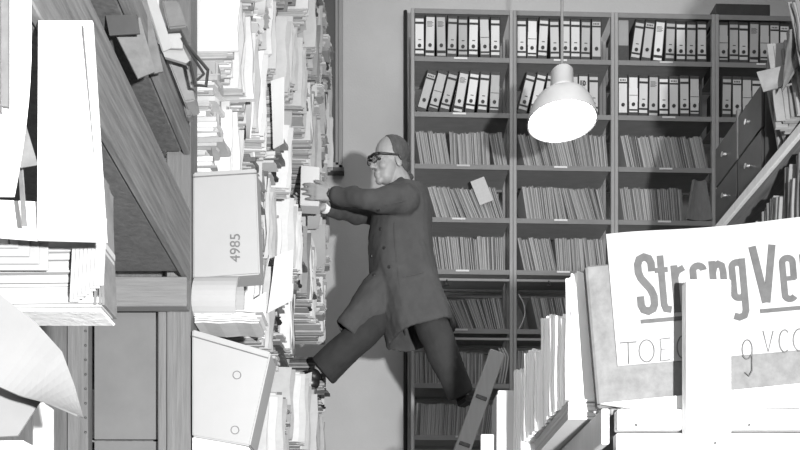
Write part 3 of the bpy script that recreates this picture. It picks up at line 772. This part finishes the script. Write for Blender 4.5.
# packs of paper below and behind the bale
o = quad_sheet('white_board', [(600, 404), (800, 384), (800, 408), (640, 410)], (2.02, 2.02, 2.02, 2.02), .01, 'card_white', 'thin white board lying under the tilted sign bale', 'board')
file_heap('flat_papers', .60, 1.3, 2.03, .07, CZ + .547, CZ + .558, 'thin white sheets under the sign bale', 8)

# ------------------------------------------------------------------ upper right shelf with drawers and bundles
ur = empty('side_shelving', (1.8, 3.0, 0)); tag(ur, 'timber side shelving with a slanting edge above the sign, far right', 'shelving')
def upart(name, a, m, bev=.003):
    bm = bmesh.new(); box(bm, a[0] - 1.8, a[1] - 1.8, a[2] - 3.0, a[3] - 3.0, a[4], a[5], bev=bev); return obj(name, bm, M[m], ur)
upart('shelf_edge', (1.49, 1.51, 1.6, 3.68, CZ + 1.765, CZ + 1.805), 'white_wood')
upart('shelf', (1.511, 2.1, 1.6, 3.68, CZ + 1.78, CZ + 1.80), 'woody')
upart('shelf', (1.5, 2.1, 1.6, 3.68, CZ + 1.32, CZ + 1.34), 'woody')
for (x, y) in ((1.52, 3.62), (2.04, 3.62), (1.52, 1.62), (2.04, 1.62)): upart('post', (x, x + .05, y, y + .05, 0, CZ + (1.779 if x < 2 else 1.779)), 'woodz')
dr = empty('card_index_cabinet', (1.51, 3.2, CZ + 1.806)); tag(dr, 'dark card index cabinet with small knobs on the side shelving', 'cabinet')
bm = bmesh.new(); box(bm, .012, .45, 0, .46, 0, .375, bev=.003); obj('body', bm, M['drawer'], dr)
for r_ in range(2):
    for c_ in range(2):
        y0 = .008 + c_ * .228; z0 = .008 + r_ * .183
        bm = bmesh.new(); box(bm, 0, .011, y0, y0 + .218, z0, z0 + .175, bev=.002); d_ = obj('drawer', bm, M['drawer'], dr)
        bm = bmesh.new(); tube(bm, [(0, y0 + .109, z0 + .09), (-.012, y0 + .109, z0 + .09), (-.018, y0 + .109, z0 + .09)], [.006, .006, .011], 10); obj('knob', bm, M['metal'], d_)
bm = bmesh.new(); box(bm, -.004, .012, .22, .234, .19, .40); obj('label_strip', bm, M['kraft'], dr)
# slumped bundles on it
BU = [bundle_mesh(60 + i, .075, .3, .36) for i in range(5)]
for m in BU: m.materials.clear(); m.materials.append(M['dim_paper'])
Y = 1.9; i = 0
spots = []
while Y < 3.08:
    spots.append(Y); Y += .108
n_ = len(spots)
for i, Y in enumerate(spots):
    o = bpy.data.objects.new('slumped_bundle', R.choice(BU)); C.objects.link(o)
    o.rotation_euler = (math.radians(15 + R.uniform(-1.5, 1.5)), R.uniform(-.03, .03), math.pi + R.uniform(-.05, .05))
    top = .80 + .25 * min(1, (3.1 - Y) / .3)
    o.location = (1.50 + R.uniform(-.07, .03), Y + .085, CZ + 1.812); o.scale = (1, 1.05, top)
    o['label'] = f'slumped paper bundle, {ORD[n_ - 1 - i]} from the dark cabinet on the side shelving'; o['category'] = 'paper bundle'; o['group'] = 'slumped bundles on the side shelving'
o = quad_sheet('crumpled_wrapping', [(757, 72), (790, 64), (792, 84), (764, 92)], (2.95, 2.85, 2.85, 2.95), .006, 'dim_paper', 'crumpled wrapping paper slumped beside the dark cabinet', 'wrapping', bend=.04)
o = quad_sheet('crumpled_wrapping', [(790, 30), (802, 26), (800, 62), (782, 92)], (2.8, 2.78, 2.8, 2.84), .008, 'kraft', 'torn pale wrapper at the far right edge above the slumped bundles', 'wrapping', bend=.05)
Y = 2.2; i = 0; spots = []
while Y < 3.5: spots.append(Y); Y += .052
for i, Y in enumerate(spots):
    o = bpy.data.objects.new('shelf_file', R.choice(FO)); C.objects.link(o)
    h = .40 * R.uniform(.72, 1.0) if Y < 3.2 else .33 * R.uniform(.8, 1)
    o.location = (1.515 + R.uniform(0, .012), Y, CZ + 1.342); o.scale = (1, 1.15, h / .37); o.rotation_euler = (math.radians(R.uniform(0, 3)), 0, 0)
    o['label'] = f'grey file spine under the slanting shelf edge, {ORD[len(spots) - 1 - i]} from its far end'; o['category'] = 'file'; o['group'] = 'files under the slanting shelf edge'
    me = o.data
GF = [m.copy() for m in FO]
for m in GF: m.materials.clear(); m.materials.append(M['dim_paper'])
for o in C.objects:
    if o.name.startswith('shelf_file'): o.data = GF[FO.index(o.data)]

# ------------------------------------------------------------------ hanging lamp
lp = at(562, 122, 4.0)
lamp = empty('pendant_lamp', lp); tag(lamp, 'lit enamel pendant lamp hanging on a cord in front of the racks', 'lamp')
bm = bmesh.new(); lathe(bm, [(.172, 0), (.170, .02), (.155, .07), (.125, .115), (.075, .145), (.060, .150), (.058, .155)], 40)
lathe(bm, [(.166, .002), (.164, .02), (.149, .068), (.120, .111), (.073, .14), (.056, .146), (.05, .148)], 40)
obj('lamp_shade', bm, M['enamel'], lamp, True, keep=False)
bm = bmesh.new(); lathe(bm, [(.0, .152), (.062, .153), (.064, .165), (.058, .17), (.055, .25), (.044, .262), (.01, .268), (.0, .268)], 28); obj('lamp_cap', bm, M['enamel'], lamp, True)
bm = bmesh.new(); lathe(bm, [(.0, -.045), (.05, -.04), (.10, -.028), (.145, -.008), (.160, .008), (.158, .03), (.0, .05)], 36); obj('lit_diffuser', bm, M['glow'], lamp, True)
bm = bmesh.new(); tube(bm, [(0, 0, .262), (0, 0, ZT - lp.z)], .0075, 8); obj('lamp_cord', bm, M['steel_dark'], lamp, True)
bm = bmesh.new(); lathe(bm, [(0.0, -.05), (.03, -.045), (.05, 0), (0, 0)], 16, (0, 0, ZT - lp.z)); obj('ceiling_rose', bm, M['enamel'], lamp, True)

# ------------------------------------------------------------------ ladder
l_top = at(498, 351, 4.22); l_dir = (at(464, 446, 4.22) - l_top).normalized()
tt = (l_top.z) / -l_dir.z
ladder = empty('wooden_ladder', l_top + l_dir * tt); tag(ladder, 'wooden ladder slanting up behind the man\'s right shoe', 'ladder')
lo = ladder.location; ax = -l_dir; side = Vector((ax.z, 0, -ax.x))
for k, yy in enumerate((0, .36)):
    bm = bmesh.new(); vs = []
    hw = .043; Lh = tt
    M4 = Matrix(((side.x, 0, ax.x, 0), (0, 1, 0, yy), (side.z, 0, ax.z, 0), (0, 0, 0, 1)))
    box(bm, -hw, hw, 0, .028, .02, Lh - (0 if k == 0 else .04), bev=.004, M=M4)
    rail = obj('side_rail', bm, M['ladder_wood'], ladder)
k = 0; s_ = (2.70 / ax.z) % .262 + .262
while s_ < tt - .05:
    bm = bmesh.new(); p = ax * s_; M4 = Matrix(((side.x, 0, ax.x, p.x), (0, 1, 0, 0), (side.z, 0, ax.z, p.z), (0, 0, 0, 1)))
    box(bm, -.03, .03, -.004, .39, -.011, .011, bev=.003, M=M4); obj('rung', bm, M['woody'], ladder); s_ += .262

# ------------------------------------------------------------------ the man
man = empty('person', at(410, 395, 4.4)); tag(man, 'man in a long dark dust coat and glasses straddling the aisle, reaching into the shelves', 'person')
O = man.location
def W(px, py, Y): return at(px, py, Y) - O
# head frame
a = math.radians(24); fw = Vector((-math.cos(a), -math.sin(a), 0)); lf = Vector((0, 0, 1)).cross(fw)
HM = Matrix.Translation(W(390.5, 161, 4.36)) @ Matrix.Rotation(math.radians(17), 4, 'X') @ Matrix(((fw.x, lf.x, 0, 0), (fw.y, lf.y, 0, 0), (fw.z, lf.z, 1, 0), (0, 0, 0, 1))) @ Matrix.Rotation(math.radians(3), 4, 'Y')
hp = lambda x, y, z: HM @ Vector((x, y, z))
bm = bmesh.new()
e = lambda c, r, rot=(0, 0, 0): ell(bm, c, r, rot, HM)
e((-.014, 0, .036), (.098, .076, .088)); e((.025, 0, -.022), (.066, .063, .090)); e((.030, 0, -.072), (.052, .052, .045))
e((.070, 0, -.098), (.022, .027, .02)); e((.074, 0, .016), (.018, .052, .013)); e((.055, .034, -.03), (.030, .026, .026)); e((.055, -.034, -.03), (.030, .026, .026))
e((.083, 0, -.060), (.016, .026, .012)); e((.089, 0, -.069), (.011, .024, .006)); e((.086, 0, -.079), (.010, .020, .006))
capsule(bm, hp(.086, 0, .010), hp(.112, 0, -.030), .009, .0125); e((.100, .011, -.036), (.011, .008, .008)); e((.100, -.011, -.036), (.011, .008, .008))
e((-.012, .077, -.012), (.019, .009, .034), (.25, .15, 0)); e((-.012, -.077, -.012), (.019, .009, .034), (-.25, .15, 0))
neck0, neck1 = hp(-.03, 0, -.05), W(404, 196, 4.42)
capsule(bm, neck0, neck1, .058, .066)
# trunk and limbs below the clothes
pel = W(412, 292, 4.42); che = W(403, 222, 4.42)
capsule(bm, che, pel, .13, .12)
sn, en, wn = W(403, 200, 4.22), W(368, 200, 4.12), W(333, 195, 4.24)
sf, ef, wf = W(396, 207, 4.60), W(358, 214, 4.62), W(324, 207, 4.44)
hl, kl, al = W(402, 294, 4.50), W(362, 334, 4.36), W(320, 368, 4.42)
hr, kr, ar = W(420, 294, 4.38), W(440, 346, 4.28), W(463, 395, 4.40)
for s0, e0, w0 in ((sn, en, wn), (sf, ef, wf)):
    capsule(bm, che + Vector((0, (s0.y - che.y) * .4, .05)), s0, .07, .05); capsule(bm, s0, e0, .045, .036); capsule(bm, e0, w0, .036, .025)
for h0, k0, a0 in ((hl, kl, al), (hr, kr, ar)):
    capsule(bm, h0, k0, .065, .048); capsule(bm, k0, a0, .045, .032)
# hands: palm and five fingers, fingers along the grip, reaching -x
def hand(w0, d, up, nrm, spread=1):
    """w0 wrist, d finger direction, up toward the index side, nrm out of the palm"""
    d, up, nrm = d.normalized(), up.normalized(), nrm.normalized()
    for k in range(4):
        q = (.5 - k / 3) * .058
        capsule(bm, w0 + d * .012 + up * q * .6, w0 + d * .088 + up * q, .0145, .012, 10, 3)
        L = (.072, .080, .074, .058)[k]; b0 = w0 + d * .088 + up * q * 1.05
        m0 = b0 + d * L * .48 + up * q * .12 + nrm * .006; m1 = m0 + d * L * .30 + nrm * .012; m2 = m1 + d * L * .2 + nrm * .016
        capsule(bm, b0, m0, .0095, .0088, 10, 3); capsule(bm, m0, m1, .0088, .008, 10, 3); capsule(bm, m1, m2, .008, .007, 10, 3)
    t0 = w0 + d * .025 + up * .026; t1 = t0 + d * .040 + up * .026 + nrm * .018; t2 = t1 + d * .032 + up * .006 + nrm * .014
    capsule(bm, t0, t1, .0145, .0115, 10, 3); capsule(bm, t1, t2, .0110, .0085, 10, 3)
hand(wn, W(303, 190, 4.24) - wn, Vector((.1, -.35, 1)), Vector((-.1, 1, .3)))
hand(wf, W(298, 203, 4.44) - wf, Vector((.1, .5, 1)), Vector((0, -1, .4)))
body = remesh('body', bm, .0042, 4, M['skin'], man)
# hair
bm = bmesh.new()
ell(bm, (-.015, 0, .036), (.1005, .0795, .0905), (0, 0, 0), None, 40); ell(bm, (-.045, 0, -.03), (.058, .068, .055), (0, 0, 0), None, 32)
for co, no in (((.012, 0, 0), (1, 0, -.12)), ((-.022, 0, -.01), (1, 0, -.9))):
    g = bmesh.ops.bisect_plane(bm, geom=bm.verts[:] + bm.edges[:] + bm.faces[:], plane_co=co, plane_no=no, clear_outer=True)
    bmesh.ops.holes_fill(bm, edges=[e_ for e_ in bm.edges if e_.is_boundary])
bmesh.ops.transform(bm, matrix=HM, verts=bm.verts[:])
remesh('hair', bm, .004, 2, M['hair'], man, lambda c: .0015 * noise.noise(c * 90))
# glasses
gs = empty('glasses'); gs.parent = man; gs.matrix_local = HM
for s in (1, -1):
    bm = bmesh.new(); cy = s * .033
    pts = [(.113 - .010 * abs(math.cos(t * math.pi / 10) * .026 * s + cy) / .06, cy + .026 * math.cos(t * math.pi / 10), .0 + .020 * math.sin(t * math.pi / 10)) for t in range(21)]
    tube(bm, pts, .0022, 6, cap=False)
    tube(bm, [(.114, s * .006, .018), (.112, s * .033, .021), (.100, s * .068, .018)], .0075, 8)
    tube(bm, [(.100, s * .066, .018), (.094, s * .078, .017), (.04, s * .083, .015), (-.006, s * .086, .012), (-.024, s * .085, -.012)], [.0075, .007, .006, .005, .003], 8)
    fr = obj('rim', bm, M['black'], gs, True)
    bm = bmesh.new(); g = bmesh.ops.create_circle(bm, cap_ends=True, segments=20, radius=1, matrix=Matrix.Translation((.109, cy, 0)) @ Matrix.Rotation(-s * .16, 4, 'Z') @ Matrix.Rotation(math.pi / 2, 4, 'Y') @ Matrix.Diagonal((.019, .025, 1, 1)))
    bmesh.ops.solidify(bm, geom=bm.faces[:], thickness=.001); obj('lens', bm, M['glass'], gs)
bm = bmesh.new(); tube(bm, [(.113, -.008, .014), (.116, 0, .016), (.113, .008, .014)], .004, 6); obj('bridge', bm, M['black'], gs, True)
for s in (1, -1):
    bm = bmesh.new(); ell(bm, (.081, s * .032, .0), (.010, .014, .007), (0, 0, 0), HM, 12); obj('eye', bm, M['black'], man, True)
# coat
def ring(c, hx, hy, slope=0, n=28, rot=0, fold=0, ph=0):
    o_ = []
    for k in range(n):
        t = 2 * math.pi * k / n; r_ = 1 + fold * math.sin(5 * t + ph)
        x, y = hx * math.cos(t) * r_, hy * math.sin(t) * r_
        x, y = x * math.cos(rot) - y * math.sin(rot), x * math.sin(rot) + y * math.cos(rot)
        o_.append(c + Vector((x, y, slope * x)))
    return o_
bm = bmesh.new()
Rg = [(186, 404, .070, .075, 0, 0), (191, 403, .095, .13, .1, 0), (198, 401.5, .142, .185, .1, 0), (214, 401, .164, .20, 0, 0), (235, 400.5, .175, .19, 0, .01), (255, 401.5, .178, .185, 0, .02),
      (275, 404.5, .190, .19, 0, .03), (295, 409.5, .192, .20, .08, .04), (315, 416, .190, .215, .18, .05), (336, 421.5, .186, .225, .26, .06)]
rings = [ring(W(cx, y, 4.42), hx, hy, sl, rot=.25, fold=fo, ph=1) for (y, cx, hx, hy, sl, fo) in Rg]
inner = [ring(W(cx, y, 4.42), hx - .018, hy - .018, sl, rot=.25, fold=fo, ph=1) for (y, cx, hx, hy, sl, fo) in Rg[:5:-1]]
loft(bm, rings + inner)
# arms
def sleeve(s0, e0, w0, r0, r1, r2):
    capsule(bm, s0, e0, r0, r1, 16); capsule(bm, e0, e0.lerp(w0, .86), r1, r2, 16, 2)
sleeve(sn, en, wn, .076, .054, .048); sleeve(sf, ef, wf, .076, .055, .046)
capsule(bm, W(403, 205, 4.42), sn, .11, .085); capsule(bm, W(400, 205, 4.42), sf, .11, .082)
# collar
tube(bm, [W(392, 192, 4.30), W(397, 184, 4.33), W(411, 177, 4.42), W(406, 180, 4.5), W(390, 192, 4.52)], .020, 8)
# front panel lying over the leading thigh
c0_, c1_ = W(392, 283, 4.42), W(347, 333, 4.36); dd = (c1_ - c0_).normalized(); uu = Vector((0, 1, 0)); vv = dd.cross(uu).normalized()
prs = []; ins = []
for i in range(6):
    f = i / 5; c = c0_.lerp(c1_, f); r_ = .125 - .040 * f
    prs.append([c + uu * (r_ * 1.15) * math.cos(t * math.pi / 10) + vv * r_ * math.sin(t * math.pi / 10) for t in range(20)])
    if i > 2: ins.append([c + uu * (r_ * 1.15 - .016) * math.cos(t * math.pi / 10) + vv * (r_ - .016) * math.sin(t * math.pi / 10) for t in range(20)])
loft(bm, prs + ins[::-1])
def folds(c):
    q = Vector((c.x * 1.2 + c.z * .35, c.y, c.z * .45)); v = .013 * noise.noise(q * 9) + .003 * noise.noise(c * 26)
    # creases across the reaching sleeve
    if c.x < -.04 and c.z > 1.0: v += .003 * math.sin((c.x * 60 + c.z * 25)) * (1 if noise.noise(c * 7) > -.1 else .3)
    return v
coat = remesh('dust_coat', bm, .008, 3, M['coat'], man, folds)
def surf(px, py, depth):  # point on the coat front seen at px,py
    o_ = at(0, 0, 0); C0 = cam.location; d = (at(px, py, 4.4) - C0).normalized()
    hit, loc, nor, idx = coat.ray_cast(C0 - O, d)
    return (loc, nor) if hit else (W(px, py, 4.2), Vector((0, -1, 0)))
for px, py in ((380.5, 229), (384, 248), (389, 267), (371.5, 256), (374, 275), (378, 210)):
    l_, n_2 = surf(px, py, 0); bm = bmesh.new()
    bmesh.ops.create_cone(bm, cap_ends=True, segments=14, radius1=.0095, radius2=.008, depth=.005, matrix=Matrix.Translation(l_ + n_2 * .002) @ n_2.to_track_quat('Z', 'Y').to_matrix().to_4x4()); obj('button', bm, M['black'], coat)
def seam(pts, r, name, m):
    bm = bmesh.new(); tube(bm, [surf(px, py, 0)[0] for px, py in pts], r, 6); return obj(name, bm, m, coat)
seam([(403, 277), (410, 275.5), (418, 274), (424, 272)], .0045, 'pocket_flap', M['coat'])
seam([(385, 205), (395, 203), (404, 201), (414, 197)], .004, 'sleeve_seam', M['coat'])
seam([(394, 222), (395, 245), (398, 275), (402, 305), (405, 335)], .004, 'front_edge', M['coat'])
# shirt cuffs and wristwatch
for w0, e0 in ((wn, en), (wf, ef)):
    bm = bmesh.new(); d = (w0 - e0).normalized(); tube(bm, [w0 - d * .06, w0 + d * .004], [.036, .033], 16); obj('shirt_cuff', bm, M['shirt'], man, True)
d = (wn - en).normalized(); bm = bmesh.new(); tube(bm, [wn + d * .010, wn + d * .024], .0295, 14); wt = obj('wrist_watch', bm, M['black'], man, True)
bm = bmesh.new(); tube(bm, [wn + d * .017 + Vector((0, -.024, .014)), wn + d * .017 + Vector((0, -.029, .018))], .013, 14); obj('watch_face', bm, M['metal'], wt, True)
# trousers
bm = bmesh.new()
capsule(bm, W(408, 282, 4.44), W(412, 300, 4.44), .12, .125)
capsule(bm, hl, kl, .098, .082, 18); tube(bm, [kl, kl.lerp(W(322, 371, 4.415), .5), W(322, 371, 4.415)], [.083, .085, .090], 18)
capsule(bm, hr, kr, .100, .088, 18); tube(bm, [kr, kr.lerp(W(461, 395, 4.385), .5), W(461, 395, 4.385)], [.088, .082, .074], 18)
remesh('trousers', bm, .008, 3, M['trouser'], man, lambda c: .008 * noise.noise(Vector((c.x * 6, c.y * 9, c.z * 9))) + .003 * noise.noise(c * 24))
# shoes
def shoe(heel, toe, up):
    heel, toe = Vector(heel), Vector(toe); d = (toe - heel).normalized(); up = (up - d * up.dot(d)).normalized(); s = d.cross(up); L = (toe - heel).length
    bm = bmesh.new(); T = Matrix(((d.x, s.x, up.x, heel.x), (d.y, s.y, up.y, heel.y), (d.z, s.z, up.z, heel.z), (0, 0, 0, 1)))
    ell(bm, (L * .18, 0, .045), (L * .22, .036, .045), (0, 0, 0), T); ell(bm, (L * .5, 0, .036), (L * .34, .041, .036), (0, 0, 0), T); ell(bm, (L * .78, 0, .03), (L * .22, .045, .028), (0, 0, 0), T); ell(bm, (L * .16, 0, .08), (.042, .036, .04), (0, 0, 0), T)
    sh = remesh('shoe', bm, .006, 3, M['leather'], man)
    bm = bmesh.new(); pr = [(0, .024), (.05, .033), (.3, .033), (.5, .03), (.72, .046), (.88, .044), (1, .02)]
    A = [T @ Vector((L * x, y, z)) for z in (-.008, .012) for x, y in pr for y in (y,)]
    loft(bm, [[T @ Vector((L * x, y, z)) for x, y in pr] + [T @ Vector((L * x, -y, z)) for x, y in pr[::-1]] for z in (-.008, .012)])
    box(bm, .005, L * .28, -.03, .03, -.028, -.006, M=T); obj('sole', bm, M['black'], sh)
shoe(W(316, 392, 4.40), W(276, 379, 4.36), Vector((.3, 0, 1)))
shoe(W(460, 399, 4.37), W(485, 404, 4.55), Vector((-.15, .3, 1)))
# the pack in his hands
o = flat_box('paper_pack', [(301, 165), (319.5, 167), (319, 206), (300, 205)], 4.29, .09, M['card_white'], 'small pale pack of papers gripped in the man\'s hands', 'paper pack', .003)
for s_ in BST:
    pass
print('FILES', NF, 'BUNDLES', NB)
